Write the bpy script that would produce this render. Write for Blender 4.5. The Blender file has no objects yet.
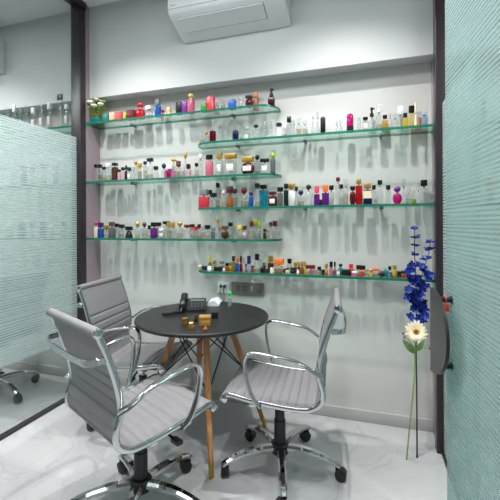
import bpy, bmesh, math, random
from mathutils import Vector, Matrix
random.seed(7)
PI = math.pi
scene = bpy.context.scene
COL = scene.collection

# ------------------------------------------------------------------ camera numbers
YAW = math.radians(17.4); FPX = 366.0; CX0 = 250.0; HY = 224.0
CAMH = 1.3; CAMD = 2.52
CA, SA = math.cos(YAW), math.sin(YAW)
def ray(px, py):
    u = (px - CX0) / FPX; v = (HY - py) / FPX
    return Vector((u * CA - SA, CA + u * SA, v))
def on_y(px, py, Y):            # point of the vertical plane y = Y
    r = ray(px, py); t = (Y + CAMD) / r.y
    return Vector((0, -CAMD, CAMH)) + r * t
def on_z(px, py, Z):            # point of the horizontal plane z = Z
    r = ray(px, py); t = (Z - CAMH) / r.z
    return Vector((0, -CAMD, CAMH)) + r * t
def px_size(px, Y):             # metres per pixel on plane y = Y at that column
    r = ray(px, HY); return (Y + CAMD) / r.y / FPX

# ------------------------------------------------------------------ materials
def lin(c):
    return tuple((x / 12.92) if x <= 0.04045 else ((x + 0.055) / 1.055) ** 2.4 for x in (v / 255.0 for v in c)) + (1.0,)
MATS = {}
def new_mat(name):
    m = bpy.data.materials.new(name); m.use_nodes = True
    m.node_tree.nodes.clear(); return m, m.node_tree.nodes, m.node_tree.links
def pmat(name, rgb, rough=0.5, metal=0.0, spec=0.5, coat=0.0, noise=0.0, nscale=30, bump=0.0):
    if name in MATS: return MATS[name]
    m, n, l = new_mat(name)
    out = n.new('ShaderNodeOutputMaterial'); b = n.new('ShaderNodeBsdfPrincipled')
    b.inputs['Base Color'].default_value = lin(rgb); b.inputs['Roughness'].default_value = rough
    b.inputs['Metallic'].default_value = metal; b.inputs['Specular IOR Level'].default_value = spec
    b.inputs['Coat Weight'].default_value = coat
    l.new(b.outputs[0], out.inputs[0])
    if noise or bump:
        tc = n.new('ShaderNodeTexCoord'); nt = n.new('ShaderNodeTexNoise'); nt.inputs['Scale'].default_value = nscale
        nt.inputs['Detail'].default_value = 4
        l.new(tc.outputs['Object'], nt.inputs['Vector'])
        if noise:
            r = n.new('ShaderNodeValToRGB')
            c = lin(rgb)
            r.color_ramp.elements[0].position = 0.3; r.color_ramp.elements[1].position = 0.7
            r.color_ramp.elements[0].color = tuple(x * (1 - noise) for x in c[:3]) + (1,)
            r.color_ramp.elements[1].color = tuple(min(1, x * (1 + noise)) for x in c[:3]) + (1,)
            l.new(nt.outputs['Fac'], r.inputs['Fac']); l.new(r.outputs[0], b.inputs['Base Color'])
        if bump:
            bp = n.new('ShaderNodeBump'); bp.inputs['Strength'].default_value = bump; bp.inputs['Distance'].default_value = 0.002
            l.new(nt.outputs['Fac'], bp.inputs['Height']); l.new(bp.outputs[0], b.inputs['Normal'])
    MATS[name] = m; return m
def glassy(name, tint, milk=0.12, refl=0.9, rough=0.02, milkcol=None, ior=1.5):
    """thin coloured glass: lets tinted light through, mirrors at its rim, with a little body colour"""
    if name in MATS: return MATS[name]
    m, n, l = new_mat(name)
    out = n.new('ShaderNodeOutputMaterial')
    t = n.new('ShaderNodeBsdfTransparent'); t.inputs[0].default_value = lin(tint)
    g = n.new('ShaderNodeBsdfGlossy'); g.inputs['Roughness'].default_value = rough; g.inputs[0].default_value = (refl, refl, refl, 1)
    d = n.new('ShaderNodeBsdfDiffuse'); d.inputs[0].default_value = lin(milkcol or tint)
    m1 = n.new('ShaderNodeMixShader'); m1.inputs[0].default_value = milk
    l.new(t.outputs[0], m1.inputs[1]); l.new(d.outputs[0], m1.inputs[2])
    lw = n.new('ShaderNodeFresnel'); ge = n.new('ShaderNodeNewGeometry'); mr = n.new('ShaderNodeMapRange')
    mr.inputs['To Min'].default_value = ior; mr.inputs['To Max'].default_value = 1 / ior      # same rim mirror on both sides of the wall of the glass
    l.new(ge.outputs['Backfacing'], mr.inputs['Value']); l.new(mr.outputs[0], lw.inputs[0])
    m2 = n.new('ShaderNodeMixShader'); l.new(lw.outputs[0], m2.inputs[0])
    l.new(m1.outputs[0], m2.inputs[1]); l.new(g.outputs[0], m2.inputs[2]); l.new(m2.outputs[0], out.inputs[0])
    MATS[name] = m; return m

def mirror_glass(name, refl, tint, gcol):
    m, n, l = new_mat(name)
    out = n.new('ShaderNodeOutputMaterial')
    t = n.new('ShaderNodeBsdfTransparent'); t.inputs[0].default_value = lin(tint)
    g = n.new('ShaderNodeBsdfGlossy'); g.inputs['Roughness'].default_value = 0.0; g.inputs[0].default_value = lin(gcol)
    mx = n.new('ShaderNodeMixShader'); mx.inputs[0].default_value = refl
    l.new(t.outputs[0], mx.inputs[1]); l.new(g.outputs[0], mx.inputs[2]); l.new(mx.outputs[0], out.inputs[0])
    return m
def film_mat(name, col, op_hi, op_lo, scale, thr=0.5, grain=2.0):
    """frosted privacy film of fine horizontal bars with clear gaps between them"""
    m, n, l = new_mat(name)
    out = n.new('ShaderNodeOutputMaterial')
    tc = n.new('ShaderNodeTexCoord'); sx = n.new('ShaderNodeSeparateXYZ'); l.new(tc.outputs['Object'], sx.inputs[0])
    def noise(sy, sz, det):
        mp = n.new('ShaderNodeMapping'); mp.inputs['Scale'].default_value = (0.0, sy, sz); l.new(tc.outputs['Object'], mp.inputs['Vector'])
        q = n.new('ShaderNodeTexNoise'); q.inputs['Scale'].default_value = 1.0; q.inputs['Detail'].default_value = det
        l.new(mp.outputs[0], q.inputs['Vector']); return q.outputs['Fac']
    def math_(op, a, b):
        q = n.new('ShaderNodeMath'); q.operation = op
        for k, v in enumerate((a, b)):
            if isinstance(v, (int, float)): q.inputs[k].default_value = v
            elif v is not None: l.new(v, q.inputs[k])
        return q.outputs[0]
    ph = math_('ADD', math_('MULTIPLY', sx.outputs['Z'], scale), math_('MULTIPLY', noise(.15, 9, 2), 2.2))
    fr = math_('FRACT', ph, 0.0)
    tri = math_('ABSOLUTE', math_('SUBTRACT', fr, .5), 0.0)                  # .5 on a bar's middle, 0 in the gap
    tri = math_('ADD', tri, math_('MULTIPLY', math_('SUBTRACT', noise(grain, scale * 1.2, 2), .5), .35))
    tri = math_('ADD', tri, math_('MULTIPLY', math_('SUBTRACT', noise(.12, 5, 1), .5), .4))
    r = n.new('ShaderNodeMapRange'); r.inputs['From Min'].default_value = thr - .06; r.inputs['From Max'].default_value = thr + .06
    r.inputs['To Min'].default_value = op_lo; r.inputs['To Max'].default_value = op_hi
    l.new(tri, r.inputs['Value'])
    t = n.new('ShaderNodeBsdfTransparent'); t.inputs[0].default_value = (0.93, 0.97, 0.965, 1)
    d = n.new('ShaderNodeBsdfDiffuse'); d.inputs[0].default_value = lin(col)
    tr = n.new('ShaderNodeBsdfTranslucent'); tr.inputs[0].default_value = lin(col)
    dm = n.new('ShaderNodeMixShader'); dm.inputs[0].default_value = 0.3
    l.new(d.outputs[0], dm.inputs[1]); l.new(tr.outputs[0], dm.inputs[2])
    mx = n.new('ShaderNodeMixShader')
    l.new(r.outputs[0], mx.inputs[0]); l.new(t.outputs[0], mx.inputs[1]); l.new(dm.outputs[0], mx.inputs[2])
    l.new(mx.outputs[0], out.inputs[0])
    return m

CHROME = pmat('polished_chrome', (200, 201, 203), 0.07, 1.0)
BLACKP = pmat('black_plastic', (26, 27, 30), 0.38)
DARKM = pmat('dark_metal', (38, 36, 40), 0.35, 0.2)
FRAME = pmat('dark_frame_coating', (44, 37, 42), 0.32)
LEATHER = pmat('grey_leatherette', (126, 125, 129), 0.5, noise=0.03, nscale=60)
WOOD = None
GOLD = pmat('brushed_gold', (212, 168, 78), 0.28, 1.0)
def wood_mat():
    m, n, l = new_mat('beech_wood')
    out = n.new('ShaderNodeOutputMaterial'); b = n.new('ShaderNodeBsdfPrincipled'); b.inputs['Roughness'].default_value = 0.42
    tc = n.new('ShaderNodeTexCoord'); mp = n.new('ShaderNodeMapping'); mp.inputs['Scale'].default_value = (60, 60, 5)
    nt = n.new('ShaderNodeTexNoise'); nt.inputs['Scale'].default_value = 1.0; nt.inputs['Detail'].default_value = 6
    r = n.new('ShaderNodeValToRGB')
    r.color_ramp.elements[0].position = 0.3; r.color_ramp.elements[0].color = lin((168, 112, 66))
    r.color_ramp.elements[1].position = 0.72; r.color_ramp.elements[1].color = lin((205, 152, 100))
    l.new(tc.outputs['Object'], mp.inputs[0]); l.new(mp.outputs[0], nt.inputs['Vector']); l.new(nt.outputs['Fac'], r.inputs[0])
    l.new(r.outputs[0], b.inputs['Base Color']); l.new(b.outputs[0], out.inputs[0]); return m
WOOD = wood_mat()

# ------------------------------------------------------------------ mesh builder
class MB:
    def __init__(s): s.v = []; s.f = []; s.mi = []; s.sm = []
    def add(s, vs, fs, mi=0, smooth=False):
        o = len(s.v); s.v += [tuple(v) for v in vs]
        for f in fs:
            s.f.append(tuple(i + o for i in f)); s.mi.append(mi); s.sm.append(smooth)
        return s
    def box(s, x0, x1, y0, y1, z0, z1, mi=0, M=None):
        vs = [Vector((x, y, z)) for z in (z0, z1) for y in (y0, y1) for x in (x0, x1)]
        if M: vs = [M @ v for v in vs]
        return s.add(vs, [(0, 2, 3, 1), (4, 5, 7, 6), (0, 1, 5, 4), (2, 6, 7, 3), (0, 4, 6, 2), (1, 3, 7, 5)], mi)
    def rbox(s, x0, x1, y0, y1, z0, z1, r=0.004, seg=3, mi=0, M=None, smooth=True):
        """box with rounded vertical edges and softened top and bottom"""
        r = min(r, (x1 - x0) * .49, (y1 - y0) * .49, (z1 - z0) * .49)
        def ring(ins, z):
            rr = r - ins; out = []
            for cx, cy, a0 in ((x1 - r, y1 - r, 0), (x0 + r, y1 - r, 90), (x0 + r, y0 + r, 180), (x1 - r, y0 + r, 270)):
                for k in range(seg + 1):
                    a = math.radians(a0 + 90 * k / seg)
                    out.append(Vector((cx + rr * math.cos(a), cy + rr * math.sin(a), z)))
            return out
        q = r * 0.45
        rings = [ring(q, z0), ring(q * .3, z0 + q * .3), ring(0, z0 + q), ring(0, z1 - q), ring(q * .3, z1 - q * .3), ring(q, z1)]
        return s.loft(rings, mi, M, smooth)
    def loft(s, rings, mi=0, M=None, smooth=True, closed=True, caps=True):
        n = len(rings[0]); vs = [Vector(v) for r in rings for v in r]
        if M: vs = [M @ v for v in vs]
        fs = []
        for i in range(len(rings) - 1):
            for j in range(n if closed else n - 1):
                k = (j + 1) % n
                fs.append((i * n + j, i * n + k, (i + 1) * n + k, (i + 1) * n + j))
        s.add(vs, fs, mi, smooth)
        if caps and closed:
            o = len(s.v) - len(vs)
            s.f.append(tuple(o + j for j in reversed(range(n)))); s.mi.append(mi); s.sm.append(False)
            s.f.append(tuple(o + (len(rings) - 1) * n + j for j in range(n))); s.mi.append(mi); s.sm.append(False)
        return s
    def lathe(s, prof, seg=16, mi=0, M=None, smooth=True):
        rings = [[Vector((r * math.cos(2 * PI * k / seg), r * math.sin(2 * PI * k / seg), z)) for k in range(seg)] for r, z in prof]
        return s.loft(rings, mi, M, smooth)
    def tube(s, pts, rad, seg=8, mi=0, smooth=True, sx=1.0, side=None):
        """tube along pts; rad number or list; sx scales it along the side axis"""
        pts = [Vector(p) for p in pts]; rings = []
        if not isinstance(rad, (list, tuple)): rad = [rad] * len(pts)
        prev = None
        for i, p in enumerate(pts):
            a = pts[max(0, i - 1)]; b = pts[min(len(pts) - 1, i + 1)]
            t = (b - a).normalized()
            if side is not None: sd = Vector(side); sd = (sd - t * sd.dot(t)).normalized()
            else:
                if prev is None:
                    ref = Vector((0, 0, 1)) if abs(t.z) < .9 else Vector((1, 0, 0))
                    sd = t.cross(ref).normalized()
                else: sd = (prev - t * prev.dot(t)).normalized()
            prev = sd; up = t.cross(sd).normalized()
            rings.append([p + sd * (rad[i] * sx * math.cos(2 * PI * k / seg)) + up * (rad[i] * math.sin(2 * PI * k / seg)) for k in range(seg)])
        return s.loft(rings, mi, None, smooth)
    def bar(s, pts, w, h, side, mi=0):
        """flat bar with softened corners: w along side, h across"""
        pts = [Vector(p) for p in pts]; rings = []
        for i, p in enumerate(pts):
            t = (pts[min(len(pts) - 1, i + 1)] - pts[max(0, i - 1)]).normalized()
            sd = Vector(side); sd = (sd - t * sd.dot(t)).normalized(); up = t.cross(sd).normalized()
            ww = w[i] if isinstance(w, (list, tuple)) else w; hh = h[i] if isinstance(h, (list, tuple)) else h
            c = min(ww, hh) * .28
            sec = [(ww/2, hh/2 - c), (ww/2 - c, hh/2), (-ww/2 + c, hh/2), (-ww/2, hh/2 - c), (-ww/2, -hh/2 + c), (-ww/2 + c, -hh/2), (ww/2 - c, -hh/2), (ww/2, -hh/2 + c)]
            rings.append([p + sd * a + up * b for a, b in sec])
        return s.loft(rings, mi, None, True)
    def ball(s, c, r, seg=10, rings=7, mi=0, sc=(1, 1, 1), M=None):
        prof = []
        vs = []; 
        for i in range(rings + 1):
            ph = PI * i / rings; rr = max(math.sin(ph), 0.02) * r; z = -math.cos(ph) * r
            prof.append([Vector((c[0] + sc[0] * rr * math.cos(2*PI*k/seg), c[1] + sc[1] * rr * math.sin(2*PI*k/seg), c[2] + sc[2] * z)) for k in range(seg)])
        return s.loft(prof, mi, M, True)
    def build(s, name, mats, parent=None, loc=None):
        me = bpy.data.meshes.new(name)
        me.from_pydata(s.v, [], s.f)
        for m in (mats if isinstance(mats, (list, tuple)) else [mats]): me.materials.append(m)
        me.polygons.foreach_set('material_index', s.mi); me.polygons.foreach_set('use_smooth', s.sm)
        bm = bmesh.new(); bm.from_mesh(me); bmesh.ops.recalc_face_normals(bm, faces=bm.faces); bm.to_mesh(me); bm.free()
        me.update()
        try: me.set_sharp_from_angle(angle=math.radians(42))
        except Exception: pass
        o = bpy.data.objects.new(name, me); COL.objects.link(o)
        if parent is not None: o.parent = parent
        if loc is not None: o.location = loc
        return o
def tag(o, label, cat, group=None):
    o['label'] = label; o['category'] = cat
    if group: o['group'] = group
    return o
def thing(name, label, cat, loc=(0, 0, 0), rz=0.0, group=None):
    o = bpy.data.objects.new(name, None); COL.objects.link(o); o.empty_display_size = .05
    o.location = loc; o.rotation_euler = (0, 0, rz)
    return tag(o, label, cat, group)
def structure(o): o['kind'] = 'structure'; return o
def dup(root, loc, rz, label):
    r = root.copy(); COL.objects.link(r); r.location = loc; r.rotation_euler = (0, 0, rz); r['label'] = label
    for ch in list(root.children):
        c = ch.copy(); COL.objects.link(c); c.parent = r
        for g in ch.children:
            d = g.copy(); COL.objects.link(d); d.parent = c
    return r
def spline(pts, n=8):
    """Catmull-Rom through pts"""
    P = [Vector(p) for p in pts]; P = [P[0] * 2 - P[1]] + P + [P[-1] * 2 - P[-2]]; out = []
    for i in range(1, len(P) - 2):
        for k in range(n):
            t = k / n; a, b, c, d = P[i-1], P[i], P[i+1], P[i+2]
            out.append(0.5 * ((2*b) + (c - a) * t + (2*a - 5*b + 4*c - d) * t*t + (3*b - a - 3*c + d) * t**3))
    out.append(P[-2]); return out

# ================================================================== the room
XL, XR = -2.12, 0.42          # the two glass partitions
NX0, NX1 = -2.085, 0.40       # the niche
YB = -4.4; ZC = 3.03; SOF = 2.305; REC = -0.12

def floor_mat():
    m, n, l = new_mat('polished_marble_tiles')
    out = n.new('ShaderNodeOutputMaterial'); b = n.new('ShaderNodeBsdfPrincipled')
    b.inputs['Roughness'].default_value = 0.14; b.inputs['Specular IOR Level'].default_value = 0.5
    tc = n.new('ShaderNodeTexCoord')
    nt = n.new('ShaderNodeTexNoise'); nt.inputs['Scale'].default_value = 1.6; nt.inputs['Detail'].default_value = 8; nt.inputs['Distortion'].default_value = 1.4
    l.new(tc.outputs['Object'], nt.inputs['Vector'])
    r = n.new('ShaderNodeValToRGB')
    e = r.color_ramp.elements
    e[0].position = 0.35; e[0].color = lin((178, 179, 182)); e[1].position = 0.6; e[1].color = lin((190, 191, 193))
    x = r.color_ramp.elements.new(0.49); x.color = lin((184, 185, 187)); x = r.color_ramp.elements.new(0.505); x.color = lin((174, 175, 178)); x = r.color_ramp.elements.new(0.52); x.color = lin((185, 186, 188))
    l.new(nt.outputs['Fac'], r.inputs[0])
    br = n.new('ShaderNodeTexBrick'); br.offset = 0.0
    br.inputs['Scale'].default_value = 1.0; br.inputs['Brick Width'].default_value = 0.8; br.inputs['Row Height'].default_value = 0.8
    br.inputs['Mortar Size'].default_value = 0.0022; br.inputs['Mortar Smooth'].default_value = 0.0
    mp = n.new('ShaderNodeMapping'); mp.inputs['Location'].default_value = (0.13, 0.22, 0)
    l.new(tc.outputs['Object'], mp.inputs[0]); l.new(mp.outputs[0], br.inputs['Vector'])
    br.inputs['Color1'].default_value = (1, 1, 1, 1); br.inputs['Color2'].default_value = (1, 1, 1, 1); br.inputs['Mortar'].default_value = (0.88, 0.88, 0.885, 1)
    mx = n.new('ShaderNodeMix'); mx.data_type = 'RGBA'; mx.blend_type = 'MULTIPLY'; mx.inputs['Factor'].default_value = 1
    l.new(r.outputs[0], mx.inputs[6]); l.new(br.outputs['Color'], mx.inputs[7]); l.new(mx.outputs[2], b.inputs['Base Color'])
    l.new(b.outputs[0], out.inputs[0]); return m
def panel_mat():
    """high gloss back panel; the lacquer has a slight upright ripple"""
    m, n, l = new_mat('gloss_back_panel')
    out = n.new('ShaderNodeOutputMaterial'); b = n.new('ShaderNodeBsdfPrincipled')
    b.inputs['Base Color'].default_value = lin((208, 209, 206)); b.inputs['Roughness'].default_value = 0.08
    b.inputs['Specular IOR Level'].default_value = 0.75
    tc = n.new('ShaderNodeTexCoord'); mp = n.new('ShaderNodeMapping'); mp.inputs['Scale'].default_value = (14, 1, 2.2)
    nt = n.new('ShaderNodeTexNoise'); nt.inputs['Scale'].default_value = 1; nt.inputs['Detail'].default_value = 2
    l.new(tc.outputs['Object'], mp.inputs[0]); l.new(mp.outputs[0], nt.inputs['Vector'])
    bp = n.new('ShaderNodeBump'); bp.inputs['Strength'].default_value = 0.25; bp.inputs['Distance'].default_value = 0.01
    l.new(nt.outputs['Fac'], bp.inputs['Height']); l.new(bp.outputs[0], b.inputs['Normal'])
    l.new(b.outputs[0], out.inputs[0]); return m
WHITE = pmat('white_wall_paint', (197, 201, 201), 0.6, noise=0.012, nscale=4)
CEIL = pmat('ceiling_paint', (232, 233, 234), 0.7)
JAMB = pmat('mauve_jamb_laminate', (150, 134, 142), 0.22)
SKIRT = pmat('grey_skirting', (182, 183, 181), 0.3, noise=0.04, nscale=6)

FX0, FX1 = -4.65, 2.95
structure(MB().box(FX0, FX1, YB, 0, -.05, 0).build('floor', floor_mat()))
structure(MB().box(FX0, FX1, YB, .1, ZC, ZC + .05).build('ceiling', CEIL))
wb = structure(MB().box(NX0 - .02, NX1 + .02, 0, .06, 0, SOF).build('wall_back', panel_mat()))
MB().box(NX0 - .05, NX1 + .03, REC, .06, SOF, ZC).build('upper_wall', WHITE, wb)
structure(MB().box(NX0 - .035, NX0, -.165, .06, 0, SOF).box(NX0 - .035, NX0, -.165, REC - .0005, SOF, ZC).build('trim_1', JAMB))
structure(MB().box(NX1, NX1 + .03, -.165, .06, 0, SOF).box(NX1, NX1 + .03, -.165, REC - .0005, SOF, ZC).build('trim_2', JAMB))
structure(MB().rbox(NX0, NX1, -.014, 0, 0, .075, .003).build('baseboard_back', SKIRT))
structure(MB().box(FX0, FX1, YB - .06, YB, 0, ZC).build('wall_front', pmat('far_wall_paint', (120, 122, 122), .6)))
# the neighbouring cabins beyond the glass, with the same niche
for nm, x0, x1 in (('wall_back_left', FX0, XL - .035), ('wall_back_right', XR + .045, FX1)):
    q = structure(MB().box(x0, x1, 0, .06, 0, SOF).build(nm, bpy.data.materials['gloss_back_panel']))
    MB().box(x0, x1, REC, .06, SOF, ZC).build('upper_wall', WHITE, q)
    MB().rbox(x0, x1, -.014, -.0005, 0, .075, .003).build('skirting', SKIRT, q)
structure(MB().box(XL - .06, XL - .0351, -.165, -.0005, 0, SOF).box(XL - .06, XL - .0351, -.165, REC - .0005, SOF, ZC).build('trim_9', JAMB))
structure(MB().box(XR + .0451, XR + .07, -.165, -.0005, 0, SOF).box(XR + .0451, XR + .07, -.165, REC - .0005, SOF, ZC).build('trim_10', JAMB))
structure(MB().box(FX0 - .06, FX0, YB, .06, 0, ZC).build('wall_far_left', bpy.data.materials['far_wall_paint']))
structure(MB().box(FX1, FX1 + .06, YB, .06, 0, ZC).build('wall_far_right', bpy.data.materials['far_wall_paint']))
# dark aluminium framing of the left partition and of the right one
structure(MB().rbox(XL - .05, XL + .038, -.225, -.165, 0, ZC, .003).build('trim_3', FRAME))
structure(MB().rbox(XL - .02, XL + .05, YB, -.1655, ZC - .05, ZC, .003).build('trim_4', FRAME))
structure(MB().rbox(XL - .02, XL + .022, YB, -.226, 0, .016, .003).build('trim_5', FRAME))
structure(MB().rbox(XR - .036, XR + .016, -.235, -.165, 0, ZC, .003).build('trim_6', FRAME))
structure(MB().rbox(XR - .014, XR + .02, YB, -.236, 0, .016, .003).build('trim_7', FRAME))
structure(MB().rbox(XR - .03, XR + .03, YB, -.236, ZC - .05, ZC, .003).build('trim_8', FRAME))
GL = glassy('partition_glass', (244, 248, 247), .0, .95, .0)
wl = structure(MB().box(XL - .006, XL, YB, -.19, .0161, ZC - .0501).build('wall_left', GL))
FILM_L = film_mat('striped_privacy_film', (200, 214, 216), .64, .24, 58, .17, .5)
MB().box(XL + .0004, XL + .001, YB + .01, -.226, .43, 1.976).build('frosted_film', FILM_L, wl)
wr = structure(MB().box(XR, XR + .006, -.90, -.2, .0161, ZC - .0501).build('wall_right', GL))
FILM_R = film_mat('striped_privacy_film_right', (206, 218, 217), .5, .12, 60, .16, .5)
MB().box(XR - .001, XR - .0004, -.90, -.236, .0165, 1.976).build('frosted_film', FILM_R, wr)
wr2 = structure(MB().box(XR, XR + .006, YB, -1.78, .0161, ZC - .0501).build('wall_right', GL))
MB().box(XR - .001, XR - .0004, YB + .01, -1.78, .0165, 1.976).build('frosted_film', FILM_R, wr2)

# ---------------------------------------------------------------- glass door, ajar into the room
DA = math.radians(5.8)
dm = Matrix.Translation((.318, -.85, 0)) @ Matrix.Rotation(DA, 4, 'Z')     # local -y runs along the door to its hinge, -x is the room side
door = structure(MB().box(0, .011, -.92, 0, .012, 2.55).build('door_1', glassy('door_glass', (208, 226, 223), .0, .9, .0)))
door.matrix_world = dm
MB().box(-.0012, -.0004, -.919, -.001, .3, 2.54).box(-.0012, -.0004, -.919, -.001, .013, .2995).build('frosted_film', film_mat('door_privacy_film', (184, 203, 203), .42, .18, 66, .18, .5), door)
hm = MB()
out = []
for k in range(25):                                                        # half moon plate
    a = -PI/2 + PI * k / 24
    out.append((-.205 * math.cos(a), .865 + .17 * math.sin(a)))
hm.loft([[Vector((x, y, z)) for y, z in out] for x in (-.062, -.059, -.053, -.050)], 0, None, False)
handle = hm.build('door_handle', pmat('dark_bronze_handle', (62, 58, 58), .3, .5), door)
for z in (1.0, .74):
    p = MB().lathe([(.011, 0), (.011, .0475)], 14, M=Matrix.Translation((-.0495, -.068, z)) @ Matrix.Rotation(PI/2, 4, 'Y'))
    p.lathe([(.016, .0), (.016, .003)], 14, M=Matrix.Translation((-.0042, -.068, z)) @ Matrix.Rotation(PI/2, 4, 'Y'))
    p.build('standoff_peg', BLACKP, handle)
MB().rbox(-.03, .03, -.93, -.80, 0, .011, .002).build('bottom_pivot', CHROME, door)
# red tag with a cord hung over the upper peg
tg = thing('key_tag', 'red tag on a thin dark cord hung on the upper peg of the door handle', 'tag', dm @ Vector((-.025, -.068, 1.0)), DA)
ring = MB().tube([(0, .0145 * math.cos(a), .0145 * math.sin(a)) for a in [2*PI*k/18 for k in range(19)]], .0022, 6).build('hanging_loop', pmat('red_plastic', (226, 62, 48), .35), tg)
MB().rbox(-.014, .014, -.010, .006, -.046, -.018, .006).ball((-.010, -.004, -.032), .012).build('tag_body', MATS['red_plastic'], tg)
MB().tube(spline([(0, 0, -.05), (.003, 0, -.08), (0, .002, -.135)], 4), .0015, 5).build('cord', BLACKP, tg)

# ---------------------------------------------------------------- air conditioner
def aircon(x0, x1, label):
    t = thing('air_conditioner', label, 'air conditioner', ((x0 + x1) / 2, REC, 2.612))
    w = (x1 - x0) / 2
    prof = [(0, 0), (-.03, .002), (-.225, .083), (-.238, .1), (-.242, .12), (-.235, .275), (-.215, .292), (-.001, .295)]
    AW = pmat('aircon_white', (228, 231, 234), .3)
    m = MB()
    m.loft([[Vector((x, y * sc + (-.004 if sc < 1 else 0), .147 + (z - .147) * sc)) for y, z in prof] for x, sc in ((-w, .965), (-w + .008, 1), (w - .008, 1), (w, .965))], 0, None, False)
    m.build('housing', AW, t)
    # louvre: a flap that lies on the slanted lower face, in a dark shadow gap
    def slant(s, off):                                 # s 0..1 along the slope from the wall to the front
        a = Vector((0, -.03, .002)); b = Vector((0, -.225, .083)); nrm = Vector((0, -.081, -.195)).normalized()
        return a + (b - a) * s + nrm * off
    def slab(xa, xb, sa, sb, o0, o1):
        return [slant(sa, o0), slant(sb, o0), slant(sb, o1), slant(sa, o1)], xa, xb
    def addslab(mb, xa, xb, sa, sb, o0, o1):
        q, _, _ = slab(xa, xb, sa, sb, o0, o1)
        mb.loft([[Vector((x, p.y, p.z)) for p in q] for x in (xa, xb)], 0, None, False)
    g = MB(); addslab(g, -w + .05, w - .135, .30, .86, .0004, .002); g.build('louvre_gap', pmat('aircon_gap', (58, 62, 68), .5), t)
    g = MB(); addslab(g, -w + .053, w - .138, .335, .853, .0022, .009); g.build('louvre', AW, t)
    g = MB(); g.box(-w + .006, w - .006, -.2436, -.2415, .112, .1135); g.build('panel_seam', pmat('aircon_seam', (150, 156, 162), .5), t)
    g = MB(); addslab(g, -w + .09, -w + .094, .16, .19, .0004, .0015); g.build('indicator_light', pmat('aircon_gap', (58, 62, 68)), t)
    cu = bpy.data.curves.new('brand_mark', 'FONT'); cu.body = 'Panasonic'; cu.size = .0105; cu.extrude = .0004
    tmp = bpy.data.objects.new('brand_mark_text', cu); COL.objects.link(tmp); bpy.context.view_layer.update()
    me = bpy.data.meshes.new_from_object(tmp.evaluated_get(bpy.context.evaluated_depsgraph_get())); bpy.data.objects.remove(tmp)
    me.materials.clear(); me.materials.append(MATS['aircon_gap'])
    lg = bpy.data.objects.new('brand_mark', me); COL.objects.link(lg); lg.parent = t
    lg.location = (-w + .02, -.2425, .132); lg.rotation_euler = (PI/2 + math.radians(-2.5), 0, 0)
    return t
aircon(-1.245, -.462, 'white split air conditioner high on the wall with its louvre shut')
aircon(-2.975 - .783, -2.975, 'rounded end of a white air conditioner seen through the left glass partition')

# ---------------------------------------------------------------- sockets on the back wall
def sockets():
    a = on_y(231.5, 281.5, 0); b = on_y(264, 295.5, 0)
    x0, x1, z0, z1 = a.x, b.x, .788, .878
    t = thing('socket_panel', 'long dark grey socket panel with two sockets and a switch under the lowest shelf', 'socket', ((x0+x1)/2, 0, z0))
    w = (x1-x0)/2
    MB().rbox(-w, w, -.012, 0, 0, .09, .003).build('plate', pmat('socket_grey', (120, 116, 110), .4), t)
    hol = pmat('socket_hole', (22, 22, 24), .5)
    for cx in (-.072, -.022, .088):
        s = MB().rbox(cx-.017, cx+.017, -.014, -.0122, .02, .07, .002).build('socket', pmat('socket_face', (104, 101, 97), .4), t)
        h = MB()
        for dx, dz in ((0, .056), (-.008, .038), (.008, .038)):
            h.lathe([(.0034, 0), (.0034, .001)], 10, M=Matrix.Translation((cx+dx, -.0142, dz)) @ Matrix.Rotation(PI/2, 4, 'X'))
        h.build('pin_holes', hol, s)
    sw = MB().rbox(.018, .048, -.0135, -.0122, .022, .068, .002); sw.build('switch_surround', pmat('switch_frame', (120, 118, 114), .4), t)
    MB().rbox(.023, .043, -.0165, -.0136, .027, .063, .002).build('switch', pmat('switch_grey', (146, 142, 136), .4), t)
    a = on_y(217.5, 282, 0); b = on_y(229, 294, 0); w = (b.x-a.x)/2
    t = thing('wall_socket', 'white wall socket plate with two plugged in cables behind the table', 'socket', ((a.x+b.x)/2, 0, .792))
    MB().rbox(-w, w, -.0101, 0, 0, .082, .003).build('plate', pmat('socket_white', (238, 240, 238), .4), t)
    for dx in (-.012, .016):
        MB().rbox(dx-.008, dx+.008, -.032, -.0102, .044, .062, .003).build('plug', BLACKP, t)
        MB().tube(spline([(dx, -.03, .05), (dx*1.1, -.04, .02), (dx*.6+.002, -.02, -.03), (dx*.4, -.018, -.16), (dx*.4+.01, -.02, -.40)], 5), .0026, 6).build('cable', BLACKP, t)
sockets()

# ================================================================== glass shelves
SH_TOP = glassy('shelf_glass', (240, 248, 245), .0, 1, .0)
def edge_mat():
    m, n, l = new_mat('shelf_glass_edge')
    out = n.new('ShaderNodeOutputMaterial'); b = n.new('ShaderNodeBsdfPrincipled')
    b.inputs['Base Color'].default_value = lin((34, 128, 106)); b.inputs['Roughness'].default_value = .12
    t = n.new('ShaderNodeBsdfTransparent'); t.inputs[0].default_value = lin((60, 160, 134))
    mx = n.new('ShaderNodeMixShader'); mx.inputs[0].default_value = .72
    l.new(t.outputs[0], mx.inputs[1]); l.new(b.outputs[0], mx.inputs[2]); l.new(mx.outputs[0], out.inputs[0]); return m
EDGE = edge_mat()
SD = .172; ST = .016
SHELVES = {'lt': (NX0 + .001, -.56, 2.10, 'R'), 'lm': (NX0 + .001, -.555, 1.64, 'R'), 'll': (NX0 + .001, -.555, 1.198, 'R'),
           'rt': (-1.165, NX1 - .001, 1.877, 'L'), 'rm': (-1.165, NX1 - .001, 1.418, 'L'), 'rb': (-1.165, NX1 - .001, .972, 'L')}
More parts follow.
